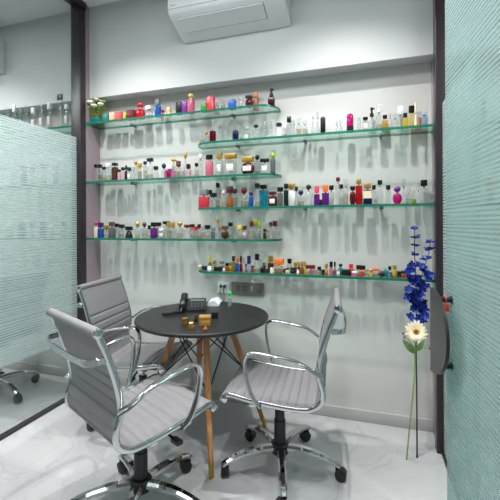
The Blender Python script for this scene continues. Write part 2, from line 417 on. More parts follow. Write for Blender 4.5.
NEIGH = {'nlt': (-3.5, XL - .061, 2.09, ''), 'nlm': (-3.5, XL - .061, 1.63, ''), 'nll': (-3.5, XL - .061, 1.19, ''), 'nrt': (XR + .071, 1.7, 1.868, ''), 'nrm': (XR + .071, 1.7, 1.411, '')}
SNAME = {'lt': 'top left', 'lm': 'middle left', 'll': 'lower left', 'rt': 'upper right', 'rm': 'middle right', 'rb': 'lowest right', 'nlt': 'top', 'nlm': 'middle', 'nll': 'low', 'nrt': 'upper', 'nrm': 'lower'}
SLAB = {'lt': 'topmost left glass shelf, under the air conditioner, with red and pink boxes',
        'lm': 'middle left glass shelf with mostly clear bottles and a magenta one',
        'll': 'lowest of the three left glass shelves, above the grey office chair',
        'rt': 'topmost right glass shelf with mainly clear bottles and a magenta cylinder',
        'rm': 'middle right glass shelf holding the white and turquoise bottles',
        'rb': 'lowest right glass shelf crowded with miniature perfume bottles'}
STEEL = pmat('satin_steel', (120, 122, 124), .3, .9)
for k, (x0, x1, zt, rnd) in SHELVES.items():
    t = thing('glass_shelf', SLAB[k], 'shelf', ((x0+x1)/2, 0, zt - ST), 0, 'glass display shelves')
    w = (x1-x0)/2; R = .13; pts = []
    yb = -.001
    pts.append((-w, yb)) if rnd == 'R' else None
    if rnd == 'R':
        pts += [(-w, -SD)] + [(w - R + R*math.sin(a), -SD + R - R*math.cos(a)) for a in [PI/2*i/10 for i in range(11)]] + [(w, yb)]
    else:
        pts += [(w, yb), (w, -SD)][::1]
        pts += [(-w + R - R*math.sin(a), -SD + R - R*math.cos(a)) for a in [PI/2*i/10 for i in range(11)]] + [(-w, yb)]
    n = len(pts); m = MB()
    lo = [Vector((x, y, 0)) for x, y in pts]; hi = [Vector((x, y, ST)) for x, y in pts]
    m.add(lo + hi, [tuple(range(n)), tuple(range(n, 2*n))], 0)
    m.add(lo + hi, [(i, (i+1) % n, n + (i+1) % n, n + i) for i in range(n)], 1)
    g = m.build('glass_pane', [SH_TOP, EDGE], t)
    for fx in (-.62, .0, .62) if k[0] == 'r' else (-.55, .55):
        b = MB().lathe([(.013, -.012), (.013, -.0005)], 14, M=Matrix.Translation((w*fx, -.055, 0)))
        b.box(w*fx-.008, w*fx+.008, -.055, -.0008, -.011, -.003)
        b.build('support_bracket', STEEL, t)

def plain_shelf(x0, x1, zt, label):
    t = thing('glass_shelf', label, 'shelf', ((x0+x1)/2, 0, zt - ST), 0, 'glass shelves in the neighbouring cabins'); w = (x1-x0)/2
    m = MB().box(-w, w, -SD, -.001, 0, ST); m.mi = [1 if i not in (0, 1) else 0 for i in range(6)]
    m.build('glass_pane', [SH_TOP, EDGE], t)
for zt, nm in ((2.09, 'top'), (1.63, 'middle'), (1.19, 'low')):
    plain_shelf(-3.5, XL - .061, zt, f'{nm} glass shelf of the next cabin beyond the left glass partition')
for zt, nm in ((1.868, 'upper'), (1.411, 'lower')):
    plain_shelf(XR + .071, 1.7, zt, f'{nm} glass shelf of the next cabin behind the frosted right door')
# ================================================================== bottles
PAL = {  # word: (rgb, glassy?)
 'clear': (225, 232, 230), 'black': (20, 20, 23), 'white': (232, 232, 234), 'gold': (206, 164, 78), 'red': (204, 30, 40), 'dark red': (104, 16, 26),
 'pink': (232, 132, 164), 'magenta': (206, 22, 128), 'purple': (112, 38, 140), 'blue': (36, 96, 190), 'navy': (30, 36, 92), 'teal': (24, 112, 112),
 'turquoise': (28, 160, 182), 'green': (44, 142, 66), 'dark green': (24, 56, 44), 'lime': (158, 188, 48), 'yellow': (222, 196, 74), 'orange': (232, 112, 48),
 'amber': (176, 98, 34), 'brown': (92, 56, 40), 'grey': (118, 122, 124), 'peach': (226, 178, 146), 'copper': (206, 128, 88), 'maroon': (78, 24, 36),
 'pale yellow': (226, 216, 160), 'cream': (228, 214, 186), 'pale pink': (228, 196, 204), 'pale blue': (168, 186, 210), 'olive': (138, 132, 58), 'coral': (228, 74, 86)}
def glassmat(c):
    if c == 'clear': return glassy('clear_glass', (238, 242, 242), .09, .95, .02, (236, 238, 238))
    return glassy(c.replace(' ', '_') + '_glass', PAL[c], .55, .9, .04)
def solid(c):
    if c == 'gold': return pmat('gold_cap', PAL['gold'], .32, .75)
    if c == 'clear': return glassmat('clear')
    if c == 'black': return pmat('black_cap', PAL['black'], .25)
    return pmat(c.replace(' ', '_') + '_solid', PAL[c], .3)
# (px centre, px width, px top, shape, body colour, cap colour, cap share of the height, options)
# shapes: s square, c cylinder, r round flask, t tall slim tapered, o dome pill, h shouldered, b closed box (no cap)
LT = [(107,5.5,113,'b','teal',None,0,''),(113.2,5.5,112,'b','peach',None,0,''),(120,5.5,111.5,'b','coral',None,0,''),(125.6,3,112,'b','lime',None,0,''),
 (132,8,110,'b','dark red',None,0,''),(141,8.5,102.5,'h','red','red',.3,'ball'),(149.6,7,106,'h','clear','white',.3,''),(158.5,5,99.5,'s','blue','grey',.27,''),
 (163,4,110,'r','pink','magenta',.25,''),(169.6,5,107.5,'c','pale yellow','pale yellow',.3,''),(179.5,5,102,'b','black',None,0,''),(185.2,4.6,101,'b','purple',None,0,''),
 (191.6,7,93.5,'c','pink','yellow',.24,'ball'),(204.7,5.5,103.5,'b','green',None,0,''),(211.5,7,96,'b','red',None,0,'peak'),(217.4,4.6,103,'c','pale pink','clear',.25,''),
 (223.5,4.5,100,'c','clear','clear',.3,''),(232.8,6.5,100,'b','blue',None,0,''),(241,4,98,'s','clear','clear',.3,''),(249.8,7.5,96,'r','dark red','maroon',.22,''),
 (256.5,5,92.5,'c','copper','copper',.3,''),(272,6,89,'s','maroon','black',.5,'pump')]
LM = [(96.5,4,164,'s','clear','black',.18,''),(100.3,4,164,'s','clear','black',.18,''),(104.2,4,166.5,'s','clear','black',.18,''),(108.6,5,163,'s','clear','white',.2,''),
 (115.2,5.5,162.5,'s','brown','black',.16,'neck'),(119.6,3,169,'s','pale pink','black',.22,''),(123.2,3.6,167,'s','pale pink','black',.22,''),(126.4,2.2,165,'c','dark green','dark green',.3,''),
 (129.6,3.8,167,'s','clear','dark green',.28,'label'),(133.4,3,166,'t','clear','clear',.3,''),(136.3,4,160,'s','clear','gold',.22,'ball'),(140.2,4,163,'r','clear','gold',.25,''),
 (145.4,3.4,161,'s','clear','black',.18,''),(150.4,5,158,'h','clear','black',.16,'wide'),(156.2,4.6,166,'s','clear','black',.28,''),(164.2,5,163,'r','clear','navy',.35,'ball'),
 (170.2,10,165,'s','magenta','white',.3,''),(174.4,4.6,158,'h','clear','gold',.2,'bow'),(178.8,4.6,161,'s','clear','brown',.3,''),(185.6,3.6,153,'t','clear','gold',.18,''),
 (188.6,4.4,164,'s','pale pink','black',.32,''),(196.8,3.6,163,'s','clear','black',.24,''),(201,4,154,'c','clear','white',.2,''),(209.6,7,155,'c','pink','black',.21,''),
 (219.8,6,153,'s','clear','gold',.24,'label'),(231,10,154,'s','clear','gold',.2,'label wide'),(248.2,12.5,157,'r','dark red','gold',.28,'label'),(257.6,5.4,155,'s','clear','black',.25,'ball'),
 (265,7.4,159,'s','clear','black',.22,'label wide'),(273.2,4.6,153,'c','grey','lime',.2,'')]
LL = [(96.2,3.8,220.5,'s','cream','magenta',.26,'ball'),(100.8,5,222,'s','blue','navy',.34,''),(106,4.6,225,'r','clear','gold',.35,''),(112,5.6,221.5,'s','grey','brown',.28,''),
 (116.8,4.6,223,'s','clear','black',.25,''),(121.6,4.6,224,'h','clear','black',.28,'wide'),(129,6.4,226,'t','black','black',.34,'wide'),(137.6,4.6,221,'h','clear','gold',.34,'ball'),
 (144.4,5,221.5,'s','clear','brown',.32,'ball'),(149.2,3,225,'c','clear','black',.3,''),(154,6,222,'s','purple','black',.28,''),(158.6,4.4,222,'s','clear','black',.25,'wide'),(161.8,5,228,'s','clear','white',.25,'label'),
 (166.4,5.4,221,'s','clear','black',.18,'wide'),(169,4.2,222,'s','clear','gold',.3,'neck'),(173.2,4,222,'h','clear','gold',.35,''),(179.8,6,221,'s','clear','gold',.3,'ball'),
 (187,5.6,224.5,'s','clear','dark red',.22,''),(192.4,4.4,224,'s','clear','black',.2,''),(194.8,7,226,'s','clear','red',.36,'wide'),(199.2,3.6,224,'c','clear','black',.28,''),
 (203,4,226,'r','clear','clear',.3,''),(207.6,4.6,225,'s','clear','black',.3,'wide'),(213,4,227,'c','grey','grey',.3,''),(217.6,3.6,218.5,'t','clear','gold',.2,''),
 (219.6,4,227,'r','clear','orange',.3,'ball'),(225,7,226,'r','brown','brown',.3,''),(230.6,4.8,222.5,'s','clear','black',.24,''),(240,5,225,'s','clear','yellow',.3,''),
 (244,6,226,'s','pale pink','brown',.28,'label'),(251.8,4.2,221.5,'s','clear','dark red',.3,''),(255.2,3.6,219,'c','clear','yellow',.25,''),(259.2,4,221,'s','clear','lime',.36,''),
 (258,3.6,231,'b','grey',None,0,''),(264.6,3,229,'c','brown','black',.3,''),(267.6,3,229,'c','clear','gold',.35,'ball'),(270.6,3.6,222,'t','clear','dark green',.25,''),(277.6,5,221,'s','clear','maroon',.3,'')]
RT = [(202.4,5,135,'s','clear','clear',.3,''),(207,4,131,'s','clear','gold',.25,'ball'),(213.2,5.4,119,'s','dark red','clear',.45,'pump'),(220.6,5,131,'s','clear','clear',.3,''),
 (226.4,5,130,'o','clear',None,0,''),(236,5.8,130,'o','navy',None,0,''),(242,4,131,'c','clear','clear',.25,''),(247.2,6,128,'s','clear','clear',.2,'label'),(256.4,6,124.5,'s','clear','black',.24,'ball'),
 (266,4,122,'c','clear','clear',.3,''),(271,4,121,'s','clear','clear',.25,''),(279.4,5,123.5,'t','white','black',.2,'wide'),(285,4,128,'h','clear','clear',.3,''),(289.6,4.6,117,'s','clear','black',.25,''),
 (294.4,3.2,120,'t','clear','clear',.3,''),(299.4,5,118,'s','clear','clear',.3,''),(305.6,5,121,'h','clear','clear',.25,''),(313.4,3.2,114,'t','clear','white',.16,''),(318,4,112.5,'t','clear','clear',.25,''),
 (323.4,4.6,117,'o','black',None,0,''),(337.4,3,122,'t','clear','clear',.3,''),(341,3.6,121,'h','clear','clear',.3,''),(350.5,6,114,'o','magenta',None,0,'base'),(359.6,3.4,118,'o','clear',None,0,''),
 (365.8,5.4,118,'s','clear','black',.2,'label'),(372.2,5.6,108.5,'h','clear','black',.36,'pump'),(379.4,5.6,105.5,'h','clear','white',.3,'pump'),(385.4,5,116,'s','gold','black',.2,''),
 (390.4,3,114,'c','clear','clear',.3,''),(395.4,5,115,'s','clear','clear',.3,''),(400.8,5.6,107,'s','clear','white',.36,''),(405.8,4.4,114,'s','yellow','black',.28,''),(412,6,107,'s','pale yellow','black',.28,'neck'),
 (416.2,2.6,104,'t','cream','cream',.4,''),(419.8,5,113,'s','peach','clear',.3,''),(425,5,112,'s','pale blue','pale blue',.3,'')]
RM = [(204.2,9,189.5,'s','coral','grey',.32,''),(210.4,4,190,'s','clear','black',.24,''),(213.8,5,193,'r','clear','black',.28,'wide'),(218,4,183,'c','clear','black',.18,''),
 (223.8,4.6,190,'s','clear','pale pink',.3,'ball'),(230,6,186.5,'t','amber','maroon',.32,'wide'),(235,4.6,189,'s','clear','brown',.24,''),(244.2,6,187,'r','clear','dark red',.36,'ball'),
 (246.6,4.6,195,'c','clear','clear',.25,''),(251.2,4.2,192,'c','blue','navy',.25,''),(257.6,5,183.5,'h','clear','black',.2,''),(263.8,7.4,185,'s','turquoise','black',.18,''),
 (273,7.6,192,'s','brown','maroon',.22,'label'),(280.4,4.6,187.5,'s','grey','black',.24,'wide'),(286.2,4.4,184,'c','dark green','black',.22,''),(291.3,8.4,184,'h','white','gold',.2,''),
 (296.6,3,187,'c','clear','black',.22,''),(301,6,190,'s','clear','navy',.34,'ball'),(308.8,6.4,185,'h','clear','black',.24,'ball'),(312.4,4,190,'s','clear','clear',.3,''),
 (317,5,186.5,'s','purple','coral',.36,''),(322,4.6,200,'b','black',None,0,''),(325.6,6.2,185.5,'s','purple','orange',.32,''),(331.6,5,186,'s','clear','black',.22,''),
 (338.2,4.6,178,'h','clear','dark red',.14,''),(341,5,185,'s','clear','black',.2,''),(345.8,4.6,180,'c','clear','clear',.25,''),(352.8,5.4,187,'r','dark red','black',.22,''),
 (359,5.8,180,'s','red','gold',.17,''),(367.8,7.4,184,'s','navy','gold',.24,'fade'),(374,4,186,'s','clear','black',.22,''),(380,5,181,'h','clear','black',.19,''),
 (388.4,4.8,186,'s','clear','black',.24,''),(397.4,7.6,187,'r','magenta','purple',.34,'ball'),(404,3.8,180,'t','clear','clear',.3,''),(409,5.4,189,'s','clear','clear',.3,''),
 (414,4,191,'s','lime','clear',.6,''),(418,4,184,'t','clear','clear',.35,''),(424,7,181,'s','clear','black',.25,'')]
RB = [(199.8,3,265,'c','yellow','white',.35,''),(204.2,5.4,266,'r','navy','navy',.3,''),(209.4,3,266,'s','white','white',.3,''),(212.6,3,266,'s','pale yellow','turquoise',.35,''),(218.4,6.6,267,'b','black',None,0,''),
 (223.8,2.6,267,'s','white','grey',.3,''),(227,3,263,'s','amber','black',.4,''),(231,4,262,'s','yellow','gold',.4,''),(236.4,3.2,266,'r','pale pink','cream',.3,''),(240.6,3,267,'s','white','gold',.3,''),(246.2,3.4,264,'s','yellow','black',.42,''),
 (251.8,6,266,'r','orange','dark red',.3,''),(257,4,254,'s','clear','black',.34,''),(262.6,3.6,268,'b','black',None,0,''),
 (209.8,3.4,256.5,'t','olive','yellow',.4,''),(213.8,3.6,260.5,'s','gold','gold',.4,''),(221.4,4.6,261,'s','clear','grey',.3,''),(233.4,3,256,'s','olive','dark green',.35,''),(237.2,3.4,257.5,'s','blue','orange',.35,''),(240.8,2.6,256.5,'t','dark red','maroon',.4,''),
 (243.8,3,258,'c','pale pink','clear',.3,''),(248.8,3.4,256,'s','pale blue','navy',.5,''),(260.4,2.6,255,'c','clear','clear',.3,''),(264,2.4,262,'c','brown','gold',.3,''),
 (267,3.4,269,'b','dark green',None,0,''),(270.6,4.4,256,'s','brown','gold',.42,''),(272,3.6,268,'c','cream','white',.35,''),(278.2,7,268,'r','olive','yellow',.3,''),(279,6.4,259,'r','clear','orange',.4,'wide'),(284.6,3,269,'c','brown','maroon',.4,''),
 (287.4,3,268,'s','cream','brown',.4,''),(289.4,4,259,'s','clear','black',.36,''),(293,5.4,268,'r','black','black',.3,''),(297.8,2.6,270,'s','white','white',.3,''),(302,4,269,'s','gold','yellow',.4,''),
 (295.4,2.8,262,'c','amber','gold',.45,''),(298.6,2.8,262,'c','brown','gold',.45,''),(301.8,2.8,262,'c','amber','gold',.45,''),(305,2.8,262,'c','yellow','gold',.45,''),(306.2,3,270,'s','cream','pale pink',.3,''),
 (311.6,6.4,269,'r','coral','pink',.3,''),(310.6,6.4,265.5,'s','clear','dark red',.4,'wide'),(316.4,2.6,271,'s','peach','brown',.3,''),(319.2,3.4,267,'c','clear','black',.45,''),(322.6,5.4,270,'b','black',None,0,''),
 (326.2,3,264,'t','gold','gold',.4,''),(328,3,272,'s','cream','gold',.3,''),(331,3,262,'s','pink','black',.45,''),(333.8,5,271,'b','maroon',None,0,''),(334.6,2.4,262.5,'t','grey','black',.35,''),
 (338,2.4,270,'s','white','gold',.3,''),(340.4,4,264,'r','turquoise','black',.35,'ball'),(346,7,270,'b','black',None,0,''),(351,4,264.5,'s','orange','red',.4,''),(354.4,7.4,272,'c','pink','white',.35,''),
 (361.6,4.6,271,'r','coral','orange',.35,''),(360.6,6.4,266,'s','clear','black',.46,'wide'),(366.8,3.6,270,'s','clear','gold',.3,''),(370.8,2.6,270,'c','yellow','gold',.4,''),(375.4,6.4,269,'s','clear','orange',.3,'wide'),
 (381.4,4.6,271,'r','black','grey',.3,''),(385.6,4.6,268,'s','turquoise','clear',.3,''),(389.6,2.6,267,'c','clear','black',.35,''),(392,5.4,273,'b','black',None,0,''),(394.4,5.4,266,'r','yellow','gold',.3,''),
 (399,4.6,272,'b','black',None,0,''),(403.6,4,271.5,'s','amber','black',.4,''),(407.4,3.4,271,'s','black','gold',.3,'')]

def body_rings(shape, w, d, h, z0=0.0):
    """list of rings (rx, ry, z, squareness) from base to shoulder"""
    a, b = w/2, d/2
    if shape in 'sb':  return [(a*.94, b*.94, 0, 1), (a, b, h*.03, 1), (a, b, h*.94, 1), (a*.93, b*.93, h, 1)]
    if shape == 'h':   return [(a*.94, b*.94, 0, .6), (a, b, h*.04, .6), (a, b, h*.7, .6), (a*.86, b*.86, h*.84, .6), (a*.55, b*.6, h*.95, .3), (a*.34, b*.4, h, 0)]
    if shape == 'c':   return [(a*.94, b*.94, 0, 0), (a, b, h*.03, 0), (a, b, h*.93, 0), (a*.9, b*.9, h, 0)]
    if shape == 't':   return [(a*.9, b*.9, 0, .2), (a, b, h*.06, .2), (a*.92, b*.92, h*.4, .2), (a*.6, b*.6, h*.85, .1), (a*.42, b*.42, h, 0)]
    if shape == 'r':
        return [(a*(max(.42, math.sin(t))), b*(max(.5, math.sin(t)*1.0)), h*(.5 - .5*math.cos((t-.42)/(PI-.84)*PI)), 0) for t in [.42 + (PI-.84)*i/8 for i in range(9)]]
    if shape == 'o':
        return [(a*.92, b*.92, 0, 0), (a, b, h*.04, 0)] + [(a*max(.08, math.cos(t)), b*max(.08, math.cos(t)), h - min(a, h*.3) + min(a, h*.3)*math.sin(t), 0) for t in [0, .4, .8, 1.15, 1.4, 1.54]]
def ring_pts(rx, ry, z, sq, n=16):
    out = []
    for k in range(n):
        t = 2*PI*(k+.5)/n; c, s = math.cos(t), math.sin(t)
        e = 1.0 - .72*sq
        out.append(Vector((rx*math.copysign(abs(c)**e, c), ry*math.copysign(abs(s)**e, s), z)))
    return out
MESHCOUNT = 0
LABELS_USED = set(); ITEMS = []
SHW = {'s': 'square', 'c': 'cylindrical', 'r': 'rounded', 't': 'slim', 'o': 'domed', 'h': 'shouldered', 'b': ''}
def look(it, mini=False):
    px, wp, top, sh, body, cap, cs, opt = it
    if sh == 'b': return f"{body} box"
    s = SHW[sh]
    if cap is None:
        return f"{body} {s} bottle" + (' with black foot' if 'base' in opt else ' without cap')
    c = f"{cap} cap"
    if 'pump' in opt: c = f"{cap} spray pump"
    elif 'ball' in opt: c = f"{cap} ball cap"
    elif 'bow' in opt: c = f"{cap} bow cap"
    elif 'wide' in opt: c = f"wide {cap} cap"
    return f"{body} {s} bottle with {c}"
def short(it):
    return f"{it[4]} box" if it[3] == 'b' else (f"{it[4]} {SHW[it[3]]} bottle")
def lookshelf(it, key):
    if key[0] == 'n': return f"{look(it)}, {SNAME[key]} shelf beyond {'left glass' if key[1] == 'l' else 'right door'}"
    return f"{'tiny ' if key == 'rb' else ''}{look(it)} on {SNAME[key]} shelf"
ORD = lambda n: f"{n}{'th' if 10 <= n % 100 <= 20 else {1:'st',2:'nd',3:'rd'}.get(n % 10, 'th')}"

def make_bottle(it, key, X, Y, z, w, h, d, label):
    px, wp, top, sh, body, cap, cs, opt = it
    grp = {'lt': 'boxes and bottles on the top left shelf', 'lm': 'perfume bottles on the middle left shelf', 'll': 'perfume bottles on the lower left shelf',
           'rt': 'perfume bottles on the upper right shelf', 'rm': 'perfume bottles on the middle right shelf', 'rb': 'miniature bottles on the lowest shelf'}.get(key, 'bottles in the neighbouring cabins')
    t = thing('perfume_box' if sh == 'b' else 'perfume_bottle', label, 'box' if sh == 'b' else 'bottle', (X, Y, z + .0006), random.uniform(-.12, .12), grp)
    if sh == 'b':
        if 'peak' in opt:
            MB().loft([ring_pts(w/2, d/2, 0, 1), ring_pts(w/2, d/2, h*.84, 1), ring_pts(w*.28, d*.28, h, 1)], smooth=False).build('box_body', solid(body), t)
        else:
            MB().rbox(-w/2, w/2, -d/2, d/2, 0, h*.93, .0015).build('box_body', pmat(body.replace(' ', '_') + '_card', PAL[body], .35), t)
            MB().rbox(-w*.47, w*.47, -d*.47, d*.47, h*.9302, h, .001).build('lid', pmat(body.replace(' ', '_') + '_card', PAL[body], .35), t)
        return t
    hc = h * cs if cap else 0; hb = h - hc
    neck = hb * (.10 if cap else 0); hb -= neck
    rings = [ring_pts(*r) for r in body_rings(sh, w, d, hb)]
    bm = glassmat(body) if body not in ('black', 'white', 'gold', 'cream') else solid(body)
    MB().loft(rings).build('bottle_body', bm, t)
    if body == 'clear' and w > .02 and sh in 'schr' and random.random() < .55 and 'label' not in opt:
        lv = random.uniform(.25, .75)
        MB().loft([ring_pts(r[0]*.86, r[1]*.84, .003 + r[2]*lv, r[3]) for r in body_rings('s' if sh != 'c' else 'c', w*(.8 if sh == 'r' else 1), d, hb)]).build('perfume', glassy('pale_perfume', (232, 226, 206), .10, .6, .05), t)
    if 'label' in opt:
        MB().rbox(-w*.32, w*.32, -d/2 - .0012, -d/2 - .0002, hb*.28, hb*.72, .0004).build('label', pmat('paper_label', (222, 216, 214), .5), t)
    if 'base' in opt:
        MB().loft([ring_pts(w*.51, d*.51, .0005, 0), ring_pts(w*.51, d*.51, h*.32, 0)]).build('foot', solid('black'), t)
    if 'fade' in opt:
        MB().loft([ring_pts(w*.505, d*.505, hb*.42, 1), ring_pts(w*.505, d*.505, hb*.93, 1)]).build('sleeve', solid('cream'), t)
    if cap:
        rn = min(w, d) * .2
        MB().lathe([(rn, hb - .0005), (rn, hb + neck + .001)], 12).build('neck', solid('gold') if ('neck' in opt or cap == 'gold') else pmat('silver_collar', (190, 190, 188), .25, .8), t)
        z0 = hb + neck + .0004; cw = w * (.38 if 'wide' not in opt else .52); cw = max(cw, .0055)
        if sh == 'c' and 'ball' not in opt: cw = w * .44
        cd = min(cw, d*.5)
        m = MB()
        if 'ball' in opt: m.ball((0, 0, z0 + hc/2), 1, 14, 9, sc=(max(cw, hc*.42), min(max(cd, hc*.42), d*.6), hc/2))
        elif 'pump' in opt:
            m.lathe([(cw*.8, z0), (cw*.8, z0 + hc*.35), (cw*.42, z0 + hc*.4), (cw*.42, z0 + hc*.72), (cw*.6, z0 + hc*.75), (cw*.6, z0 + hc)], 14)
            m.box(cw*.3, cw*1.15, -cw*.2, cw*.2, z0 + hc*.8, z0 + hc*.93)
        elif 'bow' in opt:
            m.ball((0, 0, z0 + hc*.5), hc*.3); m.ball((-w*.3, 0, z0 + hc*.55), 1, sc=(w*.3, d*.25, hc*.42)); m.ball((w*.3, 0, z0 + hc*.55), 1, sc=(w*.3, d*.25, hc*.42))
        elif sh in 'cto': m.lathe([(cw*.95, z0), (cw, z0 + hc*.05), (cw, z0 + hc*.93), (cw*.9, z0 + hc)], 16)
        else: m.rbox(-cw, cw, -cd, cd, z0, z0 + hc, .0016)
        m.build('cap', solid(cap), t)
    return t

def place_row(items, key):
    x0, x1, zt, rnd = (SHELVES.get(key) or NEIGH[key])
    items = sorted(items, key=lambda q: q[0])
    looks = {}
    for it in items: looks.setdefault(lookshelf(it, key), []).append(it)
    last = {-.118: -9, -.052: -9}
    idx = 0
    for i, it in enumerate(items):
        px, wp, top, sh = it[:4]
        # front row unless the neighbour is in the way
        Y = None
        for y in (-.118, -.052):
            X = on_y(px, HY, y).x; w = max(wp * px_size(px, y) * (1.3 if key == 'rb' else 1.12), .0135)
            if X - w/2 > last[y] + .001: Y = y; break
        if Y is None:
            Y = max(last, key=lambda y: on_y(px, HY, y).x - last[y]); X = on_y(px, HY, Y).x
            w = max(.012, min(wp * px_size(px, Y), 2 * (X - last[Y]) - .002)); X = max(X, last[Y] + w/2 + .001)
        X = min(max(X, x0 + w/2 + .004), x1 - w/2 - .003)
        if key == 'rb' or it[2] < 0: pass
        last[Y] = X + w/2
        h = on_y(px, top, Y).z - zt
        h = max(h, .018)
        d = min(max(w * (.62 if sh in 'sbh' else .7), .014), .05)
        if sh in 'cto': d = min(w, .055)
        base = lookshelf(it, key)
        label = base
        if len(looks[base]) > 1:
            label = None
            # a neighbour that tells it apart
            for tmpl, j in (('right of', i - 1), ('left of', i + 1)):
                if 0 <= j < len(items):
                    cand = f"{base} {tmpl} {short(items[j])}"
                    clash = 0
                    for q in looks[base]:
                        jj = items.index(q) + (j - i)
                        if 0 <= jj < len(items) and short(items[jj]) == short(items[j]): clash += 1
                    if clash == 1 and len(cand.split()) <= 16: label = cand; break
            if label is None: label = f"{base}, {ORD(i + 1)} from left"
        make_bottle(it, key, X, Y, zt, w, h, d, label)
PL_ITEM = (97, 12, 94, 'x', 'teal', None, 0, '')
for key, items in (('lt', LT), ('lm', LM), ('ll', LL), ('rt', RT), ('rm', RM), ('rb', RB),
  ('nlt', [(8,4,107,'s','clear','clear',.3,''),(15,4,104,'s','clear','white',.25,''),(21,4,108,'h','clear','clear',.3,''),(27,4,105,'s','clear','clear',.25,''),(34,4.4,107,'s','clear','white',.25,'label'),(42,4.4,104,'s','clear','clear',.25,'label'),
           (50,4.4,102,'s','clear','white',.25,'label'),(61,5,94,'h','clear','black',.16,'wide'),(67,4,104,'s','clear','white',.2,'label')]),
  ('nlm', [(14,5,160,'s','clear','white',.25,''),(24,5,164,'s','grey','black',.3,''),(33,4,166,'s','clear','black',.3,''),(44,5,163,'s','clear','black',.25,''),(56,5,165,'h','grey','grey',.25,''),(66,4,166,'s','clear','clear',.25,'')]),
  ('nll', [(10,5,222,'s','clear','white',.25,''),(22,6,222,'s','grey','black',.3,''),(32,4,222,'s','clear','black',.3,''),(43,5,220,'s','grey','black',.25,''),(52,5,224,'h','clear','white',.25,''),(64,4,221,'s','clear','black',.25,'')]),
  ('nrt', [(452,4,103,'s','grey','black',.3,''),(459,4,106,'s','clear','white',.3,''),(468,5,104,'s','clear','clear',.3,''),(484,5,98,'r','grey','grey',.3,'')]),
  ('nrm', [(449,6,183,'s','pink','clear',.3,''),(462,5,186,'s','clear','black',.3,''),(474,5,184,'s','grey','black',.3,''),(490,6,178,'s','clear','gold',.4,'')])): place_row(items, key)

# ---------------------------------------------------------------- white roses in a teal pot on the top left shelf
def rose_pot():
    p = on_y(97, HY, -.09); zt = SHELVES['lt'][2]
    t = thing('flower_pot', 'teal pot with gold rims and white roses on the top left shelf', 'flower pot', (p.x, -.09, zt + .0006))
    tm = pmat('teal_ceramic', (18, 108, 104), .2)
    MB().rbox(-.044, .044, -.034, .034, .004, .064, .012).build('pot', tm, t)
    for z in (0, .0642): MB().rbox(-.046, .046, -.036, .036, z, z + .0055, .012).build('gold_rim', GOLD, t)
    rnd = random.Random(3)
    lf = MB()
    for k in range(190):
        a = rnd.uniform(0, 2*PI); r = rnd.uniform(.01, .072); z = rnd.uniform(.068, .178)
        c = Vector((r*math.cos(a), r*math.sin(a)*.8, z)); dr = Vector((math.cos(a), math.sin(a), rnd.uniform(-.2, .9))).normalized()
        sd = dr.cross(Vector((0, 0, 1))).normalized(); L = rnd.uniform(.016, .028); W = L*.32; up = sd.cross(dr)
        lf.add([c, c + dr*L*.5 + sd*W + up*.003, c + dr*L, c + dr*L*.5 - sd*W + up*.003, c + dr*L*.5 - up*.003], [(0, 1, 4), (1, 2, 4), (2, 3, 4), (3, 0, 4)], 0, True)
    lf.build('foliage', pmat('rose_leaf', (150, 186, 78), .5, noise=.2, nscale=90), t)
    for x, y, z in ((-.052, -.03, .122), (-.018, -.052, .148), (.02, -.055, .118), (.058, -.03, .132), (.014, -.01, .176), (-.034, 0, .170), (.046, .01, .165), (-.05, .02, .148), (-.056, -.035, .158)):
        f = MB(); c = Vector((x * 1.12, y, z * 1.1))
        f.ball(c, .012)
        for ring, nn, R, tilt in ((0, 4, .012, 1.2), (1, 6, .019, .7), (2, 7, .024, .25)):
            for k in range(nn):
                a = 2*PI*k/nn + ring*.5
                o = Vector((math.cos(a)*math.cos(tilt), math.sin(a)*math.cos(tilt), math.sin(tilt))) * R
                f.ball(c + o*.62, R*.5, 7, 5, sc=(1, 1, .75))
        f.build('rose', pmat('rose_white', (246, 240, 222), .6), t)
rose_pot()

# ================================================================== table
TX, TY, TR, TZ = -.955, -.452, .405, .74
def table():
    t = thing('round_table', 'round black topped table on four beech legs with gold feet', 'table', (TX, TY, 0))
    tp = pmat('matte_black_top', (28, 29, 31), .4)
    prof = [(.02, TZ - .022), (TR - .012, TZ - .022), (TR - .003, TZ - .018), (TR, TZ - .011), (TR - .001, TZ - .004), (TR - .005, TZ), (.02, TZ)]
    MB().lathe(prof, 72).build('table_top', tp, t)
    MB().lathe([(.17, TZ - .034), (.175, TZ - .0225)], 32).build('mounting_plate', DARKM, t)
    ang = [math.radians(-59.5 + 90*k) for k in range(4)]
    def leg(a, s):        # s 0 top .. 1 foot
        r = .155 + (.395 - .155) * s; z = .708 * (1 - s); return Vector((r*math.cos(a), r*math.sin(a), z))
    for a in ang:
        m = MB(); n = 12
        m.tube([leg(a, s) for s in (0, .05, .3, .7, .912)], [.017, .0195, .019, .0155, .0135], 14)
        l = m.build('leg', WOOD, t)
        foot = leg(a, 1); foot.z = .0
        MB().tube([leg(a, .9123), leg(a, .96), foot], [.0142, .013, .0118], 14).build('gold_tip', GOLD, l)
    rods = MB
    for i in range(4):
        a, b = ang[i], ang[(i+1) % 4]
        for p, q in ((leg(a, .06), leg(b, .47)), (leg(b, .06), leg(a, .47))):
            MB().tube([p, q], .0042, 8).build('brace_rod', DARKM, t)
    return t
table()

